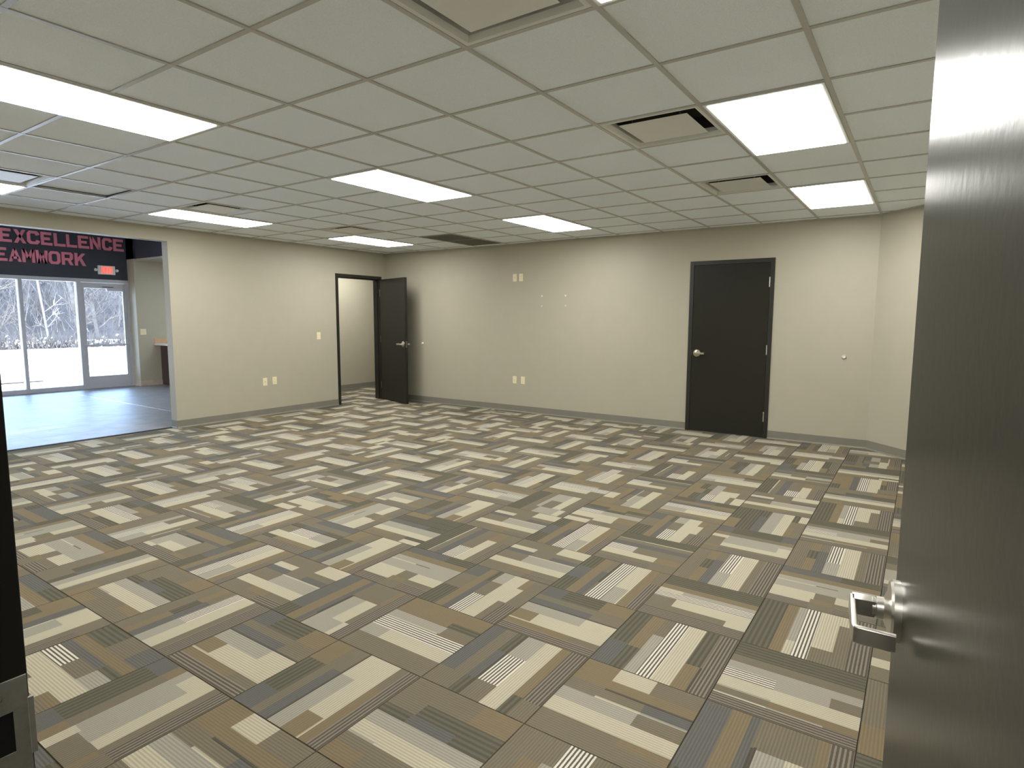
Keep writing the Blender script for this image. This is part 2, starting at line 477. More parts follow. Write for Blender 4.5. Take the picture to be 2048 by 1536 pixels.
# ------------------------------------------------------------------ ceiling: deck, tees, tiles
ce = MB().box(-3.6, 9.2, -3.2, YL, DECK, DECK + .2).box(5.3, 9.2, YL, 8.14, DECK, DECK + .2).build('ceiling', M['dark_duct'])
struct(ce, 'suspended grid ceiling of square mineral tiles', 'ceiling')
lights = [(0, 3), (4, 3), (8, 3), (0, 8), (4, 8), (8, 8), (0, -2), (4, -2), (8, -2)]
vents = [(1, -1), (4, -1), (7, -1), (1, 7), (4, 7), (7, 7)]
returns = [(9, 6)]
taken = set(vents)
for a, b in lights + returns: taken |= {(a, b), (a + 1, b)}
def clip(a, b, lo, hi): return max(a, lo), min(b, hi)
TILES = {}
def ceiling_tile(x0, x1, y0, y1, z=H + .004, parent=None):
    key = (round(x1 - x0, 3), round(y1 - y0, 3))
    if key not in TILES:
        a, b = key[0] / 2 - .006, key[1] / 2 - .006
        mb = MB().box(-a, a, -b, b, 0, .016)
        o = mb.build('ceiling_tile', M['tile'], bevel=.003)
        TILES[key] = o.data
        bpy.data.objects.remove(o)
    o = bpy.data.objects.new('ceiling_tile', TILES[key]); C.objects.link(o)
    o.parent = parent or ce
    o.location = ((x0 + x1) / 2, (y0 + y1) / 2, z)
for i in range(-2, 12):
    for j in range(-4, 11):
        if (i, j) in taken: continue
        x0, x1 = clip(i * T, (i + 1) * T, XN, XB); y0, y1 = clip(j * T, (j + 1) * T, YR, YL)
        if x1 - x0 < .03 or y1 - y0 < .03: continue
        ceiling_tile(x0, x1, y0, y1, H + (.022 if (i, j) == (2, 7) else .004))
fw, fh = .012, .005
def tee(x0, x1, y0, y1):
    MB().box(x0, x1, y0, y1, H - .002, H + .0035).build('grid_tee', M['tee'], ce, bevel=.001)
for j in range(-3, 11): tee(XN, XB, j * T - fw, j * T + fw)
for i in range(-1, 12):                                    # cross tees, one run each, lying just above the main runs
    MB().box(i * T - fw, i * T + fw, YR, YL, H - .0012, H + .0036).build('grid_tee', M['tee'], ce, bevel=.001)
for nm, bx in (('l', (XN, XB, YL - .022, YL)), ('b', (XB - .022, XB, YR, YL)), ('r', (XN, XB, YR, YR + .022)), ('n', (XN, XN + .022, YR, YL))):
    MB().box(*bx, H - .0024, H + .004).build('wall_angle', M['tee'], ce)
MB().prism([(6.88, -1.22), (6.0, -2.10), (5.984, -2.084), (6.864, -1.204)], H - .0026, H + .004).build('wall_angle', M['tee'], ce)
# ceilings of hallway and side room
hc = MB().box(-3.46, XN - .12, -3.06, 1.46, H, H + .03).build('ceiling_hallway', M['tile']); struct(hc, 'ceiling of the hallway behind the doorway', 'ceiling')
hc = MB().box(5.42, 9.06, YL + WT, 8.0, H, H + .03).build('ceiling_side_room', M['tile']); struct(hc, 'ceiling of the small room beyond the open door', 'ceiling')

# ------------------------------------------------------------------ ceiling panels
def panel(x, y, label, group=None, lx=2 * T, ly=T, z=H, lens='diffuser'):
    root = empty('ceiling_light', (x, y, z))
    tag(root, label, 'ceiling light', group)
    a, b, r = lx / 2 - .013, ly / 2 - .013, .022
    fr = MB()
    o_ = [(-a, -b), (a, -b), (a, b), (-a, b)]; i_ = [(-a + r, -b + r), (a - r, -b + r), (a - r, b - r), (-a + r, b - r)]
    vs_ = [(p[0], p[1], -.006) for p in o_] + [(p[0], p[1], -.006) for p in i_] + [(p[0], p[1], .012) for p in i_] + [(p[0], p[1], .012) for p in o_]
    fs = []
    for k in range(4):
        n = (k + 1) % 4
        fs += [(k, n, 4 + n, 4 + k), (4 + k, 4 + n, 8 + n, 8 + k), (8 + k, 8 + n, 12 + n, 12 + k), (12 + k, 12 + n, n, k)]
    fr.add(vs_, fs).build('frame', M['plaque'], root)
    MB().box(-a + r - .002, a - r + .002, -b + r - .002, b - r + .002, -.009, .006).build('diffuser', M[lens], root)
    MB().box(-a + .01, a - .01, -b + .01, b - .01, .013, .07).build('housing', M['plaque'], root)
    return root
LL = ['lit ceiling panel closest to the doorway wall in the middle row',
      'lit ceiling panel in the middle row, with plain tiles on every side',
      'lit ceiling panel next to the dark return grille, near the back wall',
      'lit ceiling panel over the wide lobby opening, touching an air diffuser',
      'lit ceiling panel along the left wall between lobby opening and light switch',
      'lit ceiling panel above the open black door, near the room corner',
      'lit ceiling panel just inside the doorway, above the opened near door',
      'large lit ceiling panel touching an air diffuser, facing the near door',
      'lit ceiling panel in front of the angled corner wall']
for (i, j), lb in zip(lights, LL): panel((i + 1) * T, (j + .5) * T, lb)
panel(-2.1, -1.3, 'added unseen ceiling panel lighting the hallway behind the doorway')  # unseen lamp, added to give the hallway light behind the viewer
panel(7.0, 7.25, 'lit ceiling panel in the small room beyond the open door')
panel(6.4, 10.3, 'added unseen ceiling panel brightening the alcove above the bar counter', z=2.62, lens='lobby_fill_diffuser')  # out of view, added to brighten the alcove walls
panel(2.2, 9.6, 'added unseen ceiling panel brightening the lobby, over its plank floor', z=LH - .008, lens='lobby_fill_diffuser')  # out of view, added to brighten the black wall and its letters

# ------------------------------------------------------------------ air diffusers and return grille
def diffuser(i, j, label):
    root = empty('air_diffuser', ((i + .5) * T, (j + .5) * T, H)); tag(root, label, 'air vent', 'square plaque air diffusers in the ceiling')
    a = T / 2 - .0125
    def ring(s, z): return [(-s, -s, z), (s, -s, z), (s, s, z), (-s, s, z)]
    mb = MB()
    mb.rings([ring(a, .0005), ring(a - .012, -.002), ring(a - .022, .0), ring(a - .034, .022), ring(a - .035, .045), ring(a, .046), ring(a, .0005)], cap=False)
    mb.build('frame', M['plaque'], root)
    s = a - .088
    mb = MB().rings([ring(s - .006, .0), ring(s, .002), ring(s, .004), ring(s - .02, .006)])
    mb.build('plaque', M['plaque'], root)
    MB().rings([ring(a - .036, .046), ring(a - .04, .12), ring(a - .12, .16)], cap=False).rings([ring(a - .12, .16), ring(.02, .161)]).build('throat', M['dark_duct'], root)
    for sx in (-1, 1):
        for sy in (-1, 1):
            MB().lathe((sx * (s - .06), sy * (s - .06), .012), (0, 0, 1), [(.005, 0), (.005, .045)], 8).build('hanger', M['steel'], root)
VL = ['square air diffuser beside the panel facing the near door, away from other diffusers',
      'square air diffuser touching the large panel that faces the near door',
      'square air diffuser between the two panels in front of the closed door',
      'square air diffuser touching the panel over the lobby opening',
      'square air diffuser touching the panel along the left wall',
      'square air diffuser by the panel above the open black door']
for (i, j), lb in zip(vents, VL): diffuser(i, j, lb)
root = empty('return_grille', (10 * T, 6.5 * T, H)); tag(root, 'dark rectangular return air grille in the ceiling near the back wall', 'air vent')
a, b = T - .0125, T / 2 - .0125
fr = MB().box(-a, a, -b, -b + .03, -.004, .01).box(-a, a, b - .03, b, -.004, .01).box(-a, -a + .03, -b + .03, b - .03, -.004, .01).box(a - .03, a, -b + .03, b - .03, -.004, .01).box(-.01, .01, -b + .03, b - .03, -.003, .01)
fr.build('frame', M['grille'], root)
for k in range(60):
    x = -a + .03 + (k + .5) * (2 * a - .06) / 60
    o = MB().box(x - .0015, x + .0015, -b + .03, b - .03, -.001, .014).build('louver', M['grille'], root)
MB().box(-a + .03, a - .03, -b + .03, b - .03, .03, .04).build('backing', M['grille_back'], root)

# ------------------------------------------------------------------ door hardware
def sweep(mb, path, hw_, hz, z=0.0):
    """flat bar with half width hw_ in plan and half height hz, along a plan path of (x, y)"""
    n = len(path); rs = []
    for k, (x, y) in enumerate(path):
        p0 = path[max(0, k - 1)]; p1 = path[min(n - 1, k + 1)]
        d = Vector((p1[0] - p0[0], p1[1] - p0[1])).normalized()
        nx, ny = -d.y, d.x
        w = hw_
        if 0 < k < n - 1:
            d0 = Vector((x - p0[0], y - p0[1])).normalized()
            w = hw_ / max(.5, abs(d0.dot(d)))
        c = .0015
        rs.append([(x + nx * s_ * (w), y + ny * s_ * (w), z + q) for s_, q in ((-1, -hz + c), (-1, hz - c), (-.7, hz), (.7, hz), (1, hz - c), (1, -hz + c), (.7, -hz), (-.7, -hz))])
    mb.rings(rs)

def lever_set(leaf, x, y, s, along, m_='chrome', lz=1.015, out=.072):
    """x, y: centre of the rose on the leaf face; s: face normal (+-1 in local y); along: lever direction in local x"""
    rs = MB().lathe((x, y, lz), (0, s, 0), [(.046, 0), (.046, .010), (.043, .0135), (.030, .0150), (.017, .021), (.0165, .030), (.0145, .031), (.0145, .036)], 40)
    r = rs.build('lever_set', M[m_], leaf, smooth=True)
    hb = MB()
    y0, y1 = y + s * .028, y + s * out
    L_ = .108
    hb.box(x - .0125, x + .0125, min(y0 + s * .004, y1), max(y0 + s * .004, y1), lz - .0125, lz + .0125)
    path = [(x - along * .006, y1), (x + along * (L_ - .005), y1), (x + along * (L_ - .0015), y1 - s * .0015), (x + along * L_, y1 - s * .005), (x + along * (L_ + .004), y1 - s * .050)]
    sweep(hb, path, .0042, .0125, lz)
    hb.build('lever_handle', M[m_], r, bevel=.0012, smooth=True)
    return r

def hinge(parent, x, y, z, m_='steel'):
    h_ = MB()
    h_.lathe((x, y, z - .057), (0, 0, 1), [(.0045, -.004), (.0078, 0), (.0078, .037), (.0072, .0375), (.0072, .0385), (.0078, .039), (.0078, .075), (.0072, .0755), (.0072, .0765), (.0078, .077), (.0078, .114), (.0045, .118)], 14)
    return h_.build('hinge', M[m_], parent, smooth=True)

def frame_mesh(a0, a1, depth0, depth1, top, rabbet0, rabbet1, face=.05, stop=.016):
    """hollow metal frame in local coords: width along x, wall depth along y. Door sits between rabbet0 and rabbet1"""
    mb = MB()
    bw = .012
    d0, d1 = depth0 - bw, depth1 + bw
    mb.box(a0, a0 + face, d0, d1, 0, top); mb.box(a1 - face, a1, d0, d1, 0, top); mb.box(a0 + face, a1 - face, d0, d1, top - face, top)
    lo, hi = sorted((rabbet1, d1 if rabbet1 > rabbet0 else d0))
    # stop beyond the rabbet
    e = .045
    lo2, hi2 = (lo + .002, min(hi, lo + e * 1.6)) if rabbet1 > rabbet0 else (max(lo, hi - e * 1.6), hi - .002)
    mb.box(a0 + face, a0 + face + stop, lo2, hi2, 0, top - face); mb.box(a1 - face - stop, a1 - face, lo2, hi2, 0, top - face); mb.box(a0 + face + stop, a1 - face - stop, lo2, hi2, top - face - stop, top - face)
    return mb

LEAF_T = .0445
def leaf_mesh(W, t0, t1, x0=.003, top=2.125): return MB().box(x0, W - .003, t0, t1, .008, top)

# door_1: closed, in the back wall. local x runs along -y (frame left = high y), local y into the wall
d1 = empty('door_1', (XB, D1[1], 0), -math.pi / 2)      # local x -> -y, local y -> +x
struct(d1, 'closed black door with satin lever in the back wall', 'door')
W1 = D1[1] - D1[0]
frame_mesh(0, W1, 0, WT, FT, 0, LEAF_T - .004).build('door_frame', M['frame'], d1, bevel=.0015)
lf = MB().box(.053, W1 - .053, -.008, LEAF_T - .008, .008, FT - .053).build('door_leaf', M['door'], d1, bevel=.001)
lever_set(lf, .053 + .068, -.008, -1, 1, 'brass')
for z in (1.894, 1.08, .262): hinge(d1, W1 - .0515, -.016, z, 'chrome')
MB().box(.049, .0535, -.0125, -.0095, .98, 1.05).build('strike_lip', M['steel'], d1)

# door_2: open, in the left wall
d2 = empty('door_2', (D2[0], YL, 0), 0)
struct(d2, 'black door standing open into the room beside the corner', 'door')
W2 = D2[1] - D2[0]
frame_mesh(0, W2, 0, WT, FT, 0, LEAF_T - .004).build('door_frame', M['frame'], d2, bevel=.0015)
ang = math.atan2(5.481 - 6.345, 6.444 - (D2[1] - .052))
lf = leaf_mesh(.914, 0, LEAF_T).build('door_leaf', M['door'], d2, bevel=.001)
lf.location = (W2 - .052, -.016, 0); lf.rotation_euler = (0, 0, ang)
lever_set(lf, .914 - .07, 0, -1, -1)
lever_set(lf, .914 - .07, LEAF_T, 1, -1)
MB().box(.9105, .9125, .010, .0345, .96, 1.07).build('latch_plate', M['steel'], lf)
for z in (1.894, 1.08, .262): hinge(d2, W2 - .052, -.020, z, 'steel')

# door_3: the doorway one stands in, leaf swung into the room
d3 = empty('door_3', (XN, D3[0] - .05, 0), math.pi / 2)   # local x -> +y, local y -> -x
struct(d3, 'black glossy door standing open right beside the viewer with its dark frame', 'door')
W3 = D3[1] - D3[0] + .1
frame_mesh(0, W3, 0, .12, FT, 0, .049).build('door_frame', M['frame'], d3, bevel=.0015)
lf = leaf_mesh(.912, -LEAF_T, 0).build('door_leaf', M['door'], d3, bevel=.001)
# world: hinge (-0.675,-1.764) to free edge (0.222,-1.664)
lf.location = (.05 - .0, -.010, 0)
wdir = math.atan2(-1.664 + 1.764, .222 + .675)
lf.rotation_euler = (0, 0, wdir - math.pi / 2)
lever_set(lf, .912 - .068, 0, 1, -1, lz=1.001, out=.063)
lever_set(lf, .912 - .068, -LEAF_T, -1, -1, lz=1.001)
for z in (1.894, 1.08, .262): hinge(d3, .046, -.020, z)
# strike plate on the latch jamb
sp = MB()
yj = W3 - .05        # jamb face in local x
def sbox(y0, y1, z0, z1, t=.0016): sp.box(yj - t, yj + .001, y0, y1, z0, z1)
# plate with latch hole: local y: 0 = wall face (room side), positive away from the room
zc = .978
sbox(-.0105, .036, zc + .024, zc + .062); sbox(-.0105, .036, zc - .062, zc - .024); sbox(-.0105, .004, zc - .024, zc + .024); sbox(.024, .036, zc - .024, zc + .024)
sp.box(yj - .0035, yj + .0005, -.0150, -.0095, zc - .034, zc + .034)
st = sp.build('strike_plate', M['plate_steel'], d3, bevel=.0005)
MB().box(yj - .0006, yj + .012, .004, .024, zc - .024, zc + .024).build('latch_hole', M['hole'], st)
for z in (zc + .046, zc - .046): MB().lathe((yj - .0014, .018, z), (-1, 0, 0), [(.0055, 0), (.005, .0012), (.001, .0004)], 14).build('screw', M['chrome'], st, smooth=True)

# ------------------------------------------------------------------ wall plates (local x along the wall, local -y into the room)
def plate(name, loc, rz, label, kind, cat, group=None, w=.07, hgt=.114):
    root = empty(name, loc, rz); tag(root, label, cat, group)
    MB().box(-w / 2, w / 2, -.006, .0005, -hgt / 2, hgt / 2).build('cover_plate', M['almond'], root, bevel=.002)
    if kind == 'duplex':
        for s_ in (-1, 1):
            pts = [(.017 * math.cos(t_), .0145 * math.sin(t_)) for t_ in [k * math.pi / 8 for k in range(16)]]
            f = MB().prism(pts, -.0075, -.005, lambda a_, b_, c_, s_=s_: (a_, c_, b_ + s_ * .0195)).build('receptacle', M['almond'], root)
            for xx_ in (-.006, .006): MB().box(xx_ - .001, xx_ + .001, -.0079, -.0073, s_ * .0195 + -.002, s_ * .0195 + .006).build('slot', M['slot'], f)
            MB().lathe((0, -.0073, s_ * .0195 - .0075), (0, -1, 0), [(.0024, 0), (.0024, .0005)], 10).build('ground_hole', M['slot'], f)
        MB().lathe((0, -.006, 0), (0, -1, 0), [(.003, 0), (.002, .001)], 10).build('screw', M['brass'], root)
    elif kind == 'blank':
        for s_ in (-1, 1): MB().lathe((0, -.006, s_ * .042), (0, -1, 0), [(.003, 0), (.002, .001)], 10).build('screw', M['brass'], root)
        MB().lathe((0, -.006, 0), (0, -1, 0), [(.0075, 0), (.0075, .002), (.0045, .002), (.0045, .009)], 12).build('jack', M['brass'], root)
    else:
        n = 2 if kind == 'double_switch' else 1
        for k in range(n):
            cx = (k - (n - 1) / 2) * .046
            rk = MB().box(cx - .0165, cx + .0165, -.0085, -.005, -.033, .033).build('rocker', M['almond'], root, bevel=.001)
            MB().box(cx - .014, cx + .014, -.0105, -.008, .004, .031).build('rocker_paddle', M['almond'], rk, bevel=.0008)
RB = -math.pi / 2
plate('light_switch', (5.387, YL, 1.165), 0, 'almond rocker light switch on the wall beside the open black door', 'switch', 'light switch')
plate('cable_plate', (4.400, YL, .505), 0, 'almond low jack plate on the wall of the lobby opening', 'blank', 'wall plate')
plate('wall_outlet', (4.560, YL, .510), 0, 'almond low outlet on the wall of the lobby opening', 'duplex', 'outlet')
plate('cable_plate', (XB, 3.563, 2.073), RB, 'almond jack plate high on the back wall', 'blank', 'wall plate')
plate('wall_outlet', (XB, 3.449, 2.073), RB, 'almond outlet high on the back wall', 'duplex', 'outlet')
plate('cable_plate', (XB, 3.560, .500), RB, 'almond jack plate low on the back wall', 'blank', 'wall plate')
plate('wall_outlet', (XB, 3.406, .500), RB, 'almond outlet low on the back wall', 'duplex', 'outlet')
plate('light_switch', (5.307, 12.0, 1.147), 0, 'almond double light switch on the alcove wall beside the glass door', 'double_switch', 'light switch', w=.118, hgt=.125)
# spackled screw holes on the back wall
for y, z, r in ((3.075, 1.786, .014), (2.674, 1.786, .015), (3.080, 1.640, .010), (2.671, 1.640, .010)):
    rr = random.Random(int(y * 1000 + z * 77))
    pts = [(r * rr.uniform(.75, 1.15) * math.cos(k * math.pi / 6), r * rr.uniform(.75, 1.15) * math.sin(k * math.pi / 6)) for k in range(12)]
    o = MB().prism(pts, 0, .0012, lambda a_, b_, c_: (-c_, a_, b_)).build('spackle_patch', M['spackle'])
    o.location = (XB, y, z)
    tag(o, ('larger' if z > 1.7 else 'smaller') + ' white spackle dab on the back wall, ' + ('upper' if z > 1.7 else 'lower') + ' one of its pair', 'patch', 'spackled screw holes on the back wall')
# door bumpers
def bumper(y, z, label, m_):
    root = empty('door_bumper', (XB, y, z)); tag(root, label, 'door stop')
    MB().lathe((0, 0, 0), (-1, 0, 0), [(.027, 0), (.027, .003), (.021, .007), (.019, .010)], 24).build('base_plate', M['chrome'], root, smooth=True)
    MB().lathe((0, 0, 0), (-1, 0, 0), [(.0185, .009), (.0185, .016), (.014, .021), (.004, .019)], 24).build('bumper_pad', M[m_], root, smooth=True)
bumper(-.946, 1.027, 'round wall bumper between the closed door and the angled corner wall', 'bumper')
bumper(5.49, 1.016, 'round wall bumper behind the open black door', 'bumper')

# ------------------------------------------------------------------ storefront
def window(name, x0, x1, label):
    root = empty(name, ((x0 + x1) / 2, YW, 0)); struct(root, label, 'window')
    hw_ = (x1 - x0) / 2; f = .03
    MB().box(-hw_, -hw_ + f, -.02, .10, 0, 2.22).build('mullion', M['alum'], root, bevel=.002)
    MB().box(hw_ - f, hw_, -.02, .10, 0, 2.22).build('mullion', M['alum'], root, bevel=.002)
    MB().box(-hw_ + f, hw_ - f, -.02, .10, 2.15, 2.22).build('head_rail', M['alum'], root, bevel=.002)
    MB().box(-hw_ + f, hw_ - f, -.02, .10, 0, .085).build('sill_rail', M['alum'], root, bevel=.002)
    MB().box(-hw_ + f, hw_ - f, .036, .044, .085, 2.15).build('pane', M['glass'], root)
window('window_1', 3.335, 4.275, 'tall storefront window pane next to the glass entrance door')
window('window_2', 2.395, 3.335, 'tall storefront window second from the glass entrance door')
window('window_3', 1.455, 2.395, 'tall storefront window third from the glass entrance door')
window('window_4', .515, 1.455, 'tall storefront window fourth from the glass entrance door')
window('window_5', -1.6, .515, 'wide storefront window at the far end from the entrance door')
d4 = empty('door_4', (4.275, YW, 0)); struct(d4, 'aluminium framed glass entrance door with push bar', 'door')
W4 = 5.20 - 4.275
MB().box(0, .045, -.02, .10, 0, 2.22).box(W4 - .05, W4, -.02, .10, 0, 2.22).box(.045, W4 - .05, -.02, .10, 2.15, 2.22).box(.045, W4 - .05, -.02, .1, 0, .012).build('door_frame', M['alum'], d4, bevel=.002)
lf = MB().box(.048, .098, 0, .045, .015, 2.147).box(W4 - .112, W4 - .053, 0, .045, .015, 2.147).box(.098, W4 - .112, 0, .045, 2.04, 2.147).box(.098, W4 - .112, 0, .045, .015, .25).build('door_leaf', M['alum'], d4, bevel=.002)
MB().box(.098, W4 - .112, .019, .026, .25, 2.04).build('pane', M['glass'], lf)
pb = MB(); pb.lathe((.06, -.06, .885), (1, 0, 0), [(.013, 0), (.013, W4 - .13)], 14)
pb.lathe((.075, 0, .885), (0, -1, 0), [(.010, 0), (.010, .06)], 10); pb.lathe((W4 - .085, 0, .885), (0, -1, 0), [(.010, 0), (.010, .06)], 10)
pb.build('push_bar', M['alum'], lf, smooth=True)
MB().box(.50, .79, -.055, 0, 1.985, 2.05).build('door_closer', M['alum'], lf, bevel=.006)
MB().box(.42, .62, -.05, -.03, 2.055, 2.075).build('closer_arm', M['steel'], d4, bevel=.003)

# ------------------------------------------------------------------ lettering on the black wall
def diag(x0, y0, x1, y1, w): return [(x0, y0), (x0 + w, y0), (x1 + w, y1), (x1, y1)]
S = .27
GL = {
    'E': [[(0, 0), (S, 0), (S, 1), (0, 1)], [(S, .8), (.96, .8), (.96, 1), (S, 1)], [(S, .4), (.8, .4), (.8, .6), (S, .6)], [(S, 0), (1, 0), (1, .2), (S, .2)]],
    'X': [diag(0, 0, .7, 1, .3), diag(.7, 0, 0, 1, .3)],
    'C': [[(0, .2), (S, .3), (S, .7), (0, .8)], [(0, .8), (S, .7), (.36, .8), (.2, 1)], [(.2, 1), (.36, .8), (.64, .8), (.82, 1)], [(.82, 1), (.64, .8), (.72, .66), (1, .72), (1, .82)],
          [(0, .2), (.2, 0), (.36, .2), (S, .3)], [(.2, 0), (.82, 0), (.64, .2), (.36, .2)], [(.82, 0), (1, .18), (1, .28), (.72, .34), (.64, .2)]],
    'L': [[(0, 0), (S, 0), (S, 1), (0, 1)], [(S, 0), (1, 0), (1, .2), (S, .2)]],
    'N': [[(0, 0), (.25, 0), (.25, 1), (0, 1)], [(.75, 0), (1, 0), (1, 1), (.75, 1)], [(.70, 0), (1, 0), (.3, 1), (0, 1)]],
    'T': [[(0, .8), (1, .8), (1, 1), (0, 1)], [(.36, 0), (.64, 0), (.64, .8), (.36, .8)]],
    'A': [[(0, 0), (.26, 0), (.60, 1), (.40, 1)], [(.74, 0), (1, 0), (.60, 1), (.40, 1)], [(.22, .2), (.78, .2), (.74, .38), (.26, .38)]],
    'M': [[(0, 0), (.24, 0), (.24, 1), (0, 1)], [(.76, 0), (1, 0), (1, 1), (.76, 1)], [(.38, .3), (.62, .3), (.26, 1), (0, 1)], [(.38, .3), (.62, .3), (1, 1), (.74, 1)]],
    'W': [[(.1, 0), (.34, 0), (.24, 1), (0, 1)], [(.66, 0), (.9, 0), (1, 1), (.76, 1)], [(.1, 0), (.34, 0), (.60, .75), (.40, .75)], [(.66, 0), (.9, 0), (.60, .75), (.40, .75)]],
    'O': [[(0, .2), (S, .3), (S, .7), (0, .8)], [(0, .8), (S, .7), (.36, .8), (.2, 1)], [(.2, 1), (.36, .8), (.64, .8), (.8, 1)], [(.8, 1), (.64, .8), (.73, .7), (1, .8)],
          [(1, .8), (.73, .7), (.73, .3), (1, .2)], [(1, .2), (.73, .3), (.64, .2), (.8, 0)], [(.8, 0), (.64, .2), (.36, .2), (.2, 0)], [(.2, 0), (.36, .2), (S, .3), (0, .2)]],
    'R': [[(0, 0), (S, 0), (S, 1), (0, 1)], [(S, .82), (.72, .82), (.85, 1), (S, 1)], [(S, .36), (.72, .36), (.72, .54), (S, .54)], [(.72, .54), (.72, .36), (.85, .38), (1, .52), (1, .86), (.85, 1), (.72, .82)], [(.72, 0), (1, 0), (.78, .36), (.5, .36)]],
    'K': [[(0, 0), (S, 0), (S, 1), (0, 1)], [(S, .3), (S, .62), (.68, 1), (1, 1)], [(.70, 0), (1, 0), (.62, .62), (.38, .5)]],
    'I': [[(.3, 0), (.7, 0), (.7, 1), (.3, 1)]],
}
def word(name, letters, z0, z1, label):
    root = empty(name, (0, YW, 0)); tag(root, label, 'lettering')
    for ch, x0, x1 in letters:
        mb = MB()
        for poly in GL[ch]:
            mb.prism(poly, 0, 1, lambda a_, b_, c_: (x0 + (x1 - x0) * a_, -.004 - .022 * c_, z0 + (z1 - z0) * b_))
        mb.build('letter', M['letter'], root)
X1 = [3.090, 3.300, 3.500, 3.715, 3.924, 4.131, 4.327, 4.537, 4.753, 4.956]
X1b = [3.268, 3.485, 3.695, 3.895, 4.110, 4.306, 4.515, 4.722, 4.934, 5.150]
word('wall_lettering', list(zip('EXCELLENCE', X1, X1b)), 2.815, 3.060, 'raised red letters, painted pink with glare, reading EXCELLENCE on the black wall')
word('wall_lettering', [('T', 2.80, 2.98)] + list(zip('EAMWORK', [3.0, 3.200, 3.405, 3.612, 3.815, 4.028, 4.247], [3.18, 3.392, 3.600, 3.806, 4.008, 4.222, 4.440])), 2.468, 2.712, 'raised red letters, painted pink with glare, reading TEAMWORK on the black wall')

# exit sign with two emergency heads
ex = empty('exit_sign', (4.797, YW, 2.41)); tag(ex, 'white exit sign with glowing red letters and two lamp heads', 'exit sign')
MB().box(-.155, .155, -.05, 0, -.09, .09).build('housing', M['exit_white'], ex, bevel=.008)
MB().box(-.105, .105, -.054, -.049, -.072, .072).build('sign_face', M['exit_field'], ex, bevel=.002)
for ch, x0 in zip('EXIT', (-.098, -.046, .006, .052)):
    mb = MB()
    for poly in GL[ch]: mb.prism(poly, 0, 1, lambda a_, b_, c_: (x0 + .042 * a_, -.0535 - .002 * c_, -.055 + .11 * b_))
    mb.build('letter', M['exit_red'], ex)
for s_ in (-1, 1):
    hd = MB().lathe((s_ * .15, -.025, 0), (s_, 0, 0), [(.012, 0), (.012, .02), (.026, .026), (.032, .045), (.026, .062), (.010, .068)], 18).build('lamp_head', M['exit_white'], ex, smooth=True)
    MB().lathe((s_ * .195, -.055, 0), (0, -1, -.2), [(.024, 0), (.022, .006), (.008, .010)], 18).build('lamp_lens', M['lamp_lens'], hd, smooth=True)

# ------------------------------------------------------------------ bar counter in the alcove
bc = empty('bar_counter', (5.9, 10.6, 0)); tag(bc, 'dark brown bar counter with white top in the lobby alcove', 'counter')
MB().box(-.26, .3, -1.2, 1.385, 0, .855).build('body', M['cabinet'], bc, bevel=.004)
for k in range(6):
    y0 = -1.19 + k * .43
    MB().box(-.272, -.259, y0, y0 + .415, .1, .84).build('front_panel', M['cabinet'], bc, bevel=.003)
MB().box(-.385, .34, -1.25, 1.395, .856, .896).build('counter_top', M['counter_top'], bc, bevel=.006)
MB().box(-.385, .34, 1.375, 1.395, .897, 1.0).build('backsplash', M['wood_tan'], bc, bevel=.003)

# ------------------------------------------------------------------ outdoors
struct(MB().box(-40, 70, YW + .2, 90, -.3, -.03).build('ground', M['ground']), 'bright pale paving outside the storefront', 'ground')
struct(MB().box(-40, 70, 30, 60, -.2, .0).build('ground_verge', M['grass']), 'pale winter grass in front of the trees', 'ground')
struct(MB().box(2.0, 4.45, 15.0, 15.12, -.03, -.004).build('trim_3', M['kerb']), 'dark joint across the paving outside the windows', 'trim')
# wooded bank behind
mb = MB(); nx, ny = 40, 10
rb = random.Random(11)
vs_ = []
for j in range(ny + 1):
    for i in range(nx + 1):
        vs_.append((-25 + i * 2.2 + rb.uniform(-.5, .5), 43.5 + j * 1.6 + rb.uniform(-.4, .4), -.2 + 11 * (j / ny) ** .8 + rb.uniform(-.35, .35) * (j > 0)))
mb.add(vs_, [(j * (nx + 1) + i, j * (nx + 1) + i + 1, (j + 1) * (nx + 1) + i + 1, (j + 1) * (nx + 1) + i) for j in range(ny) for i in range(nx)])
struct(mb.build('wooded_bank', M['bank']), 'wooded bank rising behind the bare trees', 'hillside')

def limb(mb, p, d, L_, r, depth, rnd):
    d = d.normalized(); n = 3 if depth > 1 else 2
    t = Vector((0, 0, 1)) if abs(d.z) < .9 else Vector((1, 0, 0))
    q = p; rings_ = []; pts = [p]
    k_ = 4 if depth > 1 else 3
    for s_ in range(n + 1):
        u = t.cross(d).normalized(); w = d.cross(u)
        rr = r * (1 - .45 * s_ / n)
        rings_.append([q + (u * math.cos(2 * math.pi * i / k_) + w * math.sin(2 * math.pi * i / k_)) * rr for i in range(k_)])
        pts.append(q.copy())
        d = (d + Vector((rnd.uniform(-.12, .12), rnd.uniform(-.12, .12), rnd.uniform(-.02, .14)))).normalized()
        q = q + d * (L_ / n)
    mb.rings(rings_, True)
    if depth > 0:
        for b_ in range(rnd.randint(4, 5)):
            s_ = rnd.uniform(.3, 1.0)
            idx = min(len(pts) - 1, 1 + int(s_ * n))
            az = rnd.uniform(0, 2 * math.pi); tilt = rnd.uniform(.5, 1.1)
            side = t.cross(d).normalized() * math.cos(az) + d.cross(t.cross(d).normalized()) * math.sin(az)
            nd = d * math.cos(tilt) + side * math.sin(tilt)
            limb(mb, pts[idx], nd, L_ * rnd.uniform(.45, .65), r * .5, depth - 1, rnd)

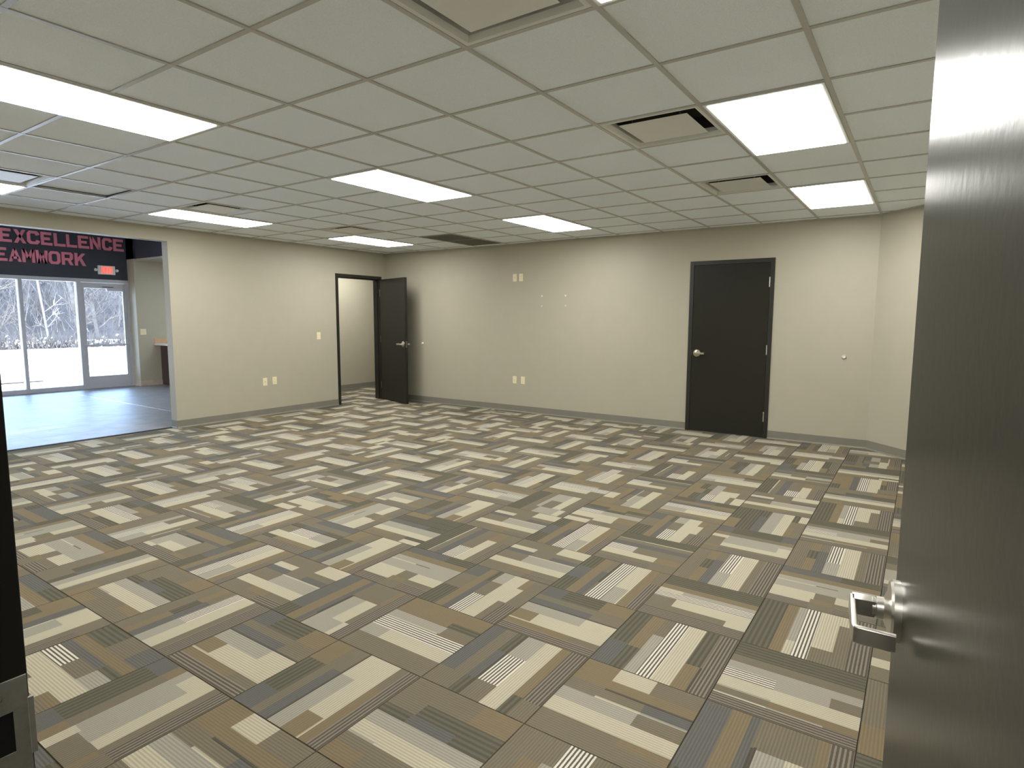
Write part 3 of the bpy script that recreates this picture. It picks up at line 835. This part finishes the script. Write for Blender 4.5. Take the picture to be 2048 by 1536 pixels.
def tree_variant(seed, pale=False, hgt=5.0, r=.13, lean=(0, 0)):
    rnd = random.Random(seed)
    root = empty('bare_tree', (0, 0, 0))
    tk = MB(); d = Vector((lean[0], lean[1], 1))
    limb(tk, Vector((0, 0, -.1)), d, hgt, r, 0, rnd)
    tk.build('trunk', M['bark_pale' if pale else 'bark'], root)
    br = MB()
    for k in range(11):
        z = hgt * rnd.uniform(.12, .98)
        az = rnd.uniform(0, 6.28)
        limb(br, Vector((lean[0] * z, lean[1] * z, z)), Vector((math.cos(az), math.sin(az), rnd.uniform(.3, 1.1))), hgt * (rnd.uniform(.2, .3) if not pale else rnd.uniform(.08, .16)), r * .30, 2 if not pale else 1, rnd)
    br.build('branches', M['bark_pale' if pale else 'bark'], root)
    return root
var = [tree_variant(s_, hgt=rb.uniform(5, 7), r=rb.uniform(.1, .16)) for s_ in (1, 2, 3, 4)]
for v in var: tag(v, 'bare grey woodland tree beyond the paving, seen through the windows', 'tree', 'bare trees behind the storefront')
spots = [(-2.2, 35.6), (3.0, 35.8), (8.1, 35.6), (13.0, 35.9), (18.2, 35.6), (.6, 40.2), (5.7, 40.4), (10.6, 40.3), (15.6, 40.5), (20.8, 40.2)]
for k, (x, y) in enumerate(spots):
    o = var[k] if k < 4 else copy_tree(var[k % 4])
    o.location = (x, y, 0); o.rotation_euler = (0, 0, k * 1.7)
bt = tree_variant(9, True, 6.5, .055, (-.10, 0)); bt.location = (10.75, 33.4, 0)
tag(bt, 'slender pale birch trunk leaning in front of the other trees', 'tree')
# thicket of saplings and twigs covering the bank
mb = MB()
for k in range(5200):
    x = rb.uniform(-4, 26); t_ = rb.random(); y = 43.4 + t_ * 7; z = -.2 + 11 * (max(0, t_ * 7 - .6) / 16) ** .8
    L_ = rb.uniform(.5, 2.6); w = rb.uniform(.008, .035)
    dx, dy, dz = rb.uniform(-.5, .5), rb.uniform(-.3, .3), rb.uniform(.15, 1)
    n_ = Vector((dx, dy, dz)).normalized() * L_
    z += rb.uniform(0, 1.6)
    mb.add([(x - w, y, z), (x + w, y, z), (x, y + 1.6 * w, z), (x + n_.x, y + n_.y, z + n_.z)], [(0, 1, 3), (1, 2, 3), (2, 0, 3)], k % 3 == 0)
o = mb.build('thicket', [M['bark'], M['leafy']]); tag(o, 'grey tangle of saplings and twigs covering the bank', 'thicket', kind='stuff')
# brush at the foot of the trees: nobody could count it
mb = MB()
for k in range(2200):
    x = rb.uniform(-2, 20); y = rb.uniform(31.7, 33.0); hgt = rb.uniform(.25, .95); w = rb.uniform(.015, .035)
    dx, dy = rb.uniform(-.35, .35), rb.uniform(-.1, .1)
    mb.add([(x - w, y, 0), (x + w, y, 0), (x, y + w, 0), (x + dx, y + dy, hgt)], [(0, 1, 3), (1, 2, 3), (2, 0, 3)], 0)
for k in range(380):
    x = rb.uniform(-2, 20); y = rb.uniform(31.7, 32.8); z = .1 + rb.uniform(0, .5) * (.4 + .6 * math.sin(x * 2.3) ** 2); s_ = rb.uniform(.05, .13)
    a_ = Vector((rb.uniform(-1, 1), rb.uniform(-1, 1), rb.uniform(-1, 1))).normalized(); b_ = a_.orthogonal().normalized(); c2 = a_.cross(b_)
    p = Vector((x, y, z))
    mb.add([p + a_ * s_, p + b_ * s_, p - a_ * s_, p - b_ * s_, p + c2 * s_, p - c2 * s_ * .5], [(0, 1, 4), (1, 2, 4), (2, 3, 4), (3, 0, 4), (1, 0, 5), (2, 1, 5), (3, 2, 5), (0, 3, 5)], 1)
o = mb.build('brush', [M['twig'], M['leafy']]); tag(o, 'dry twiggy brush with pale leaves along the foot of the trees', 'brush', kind='stuff')
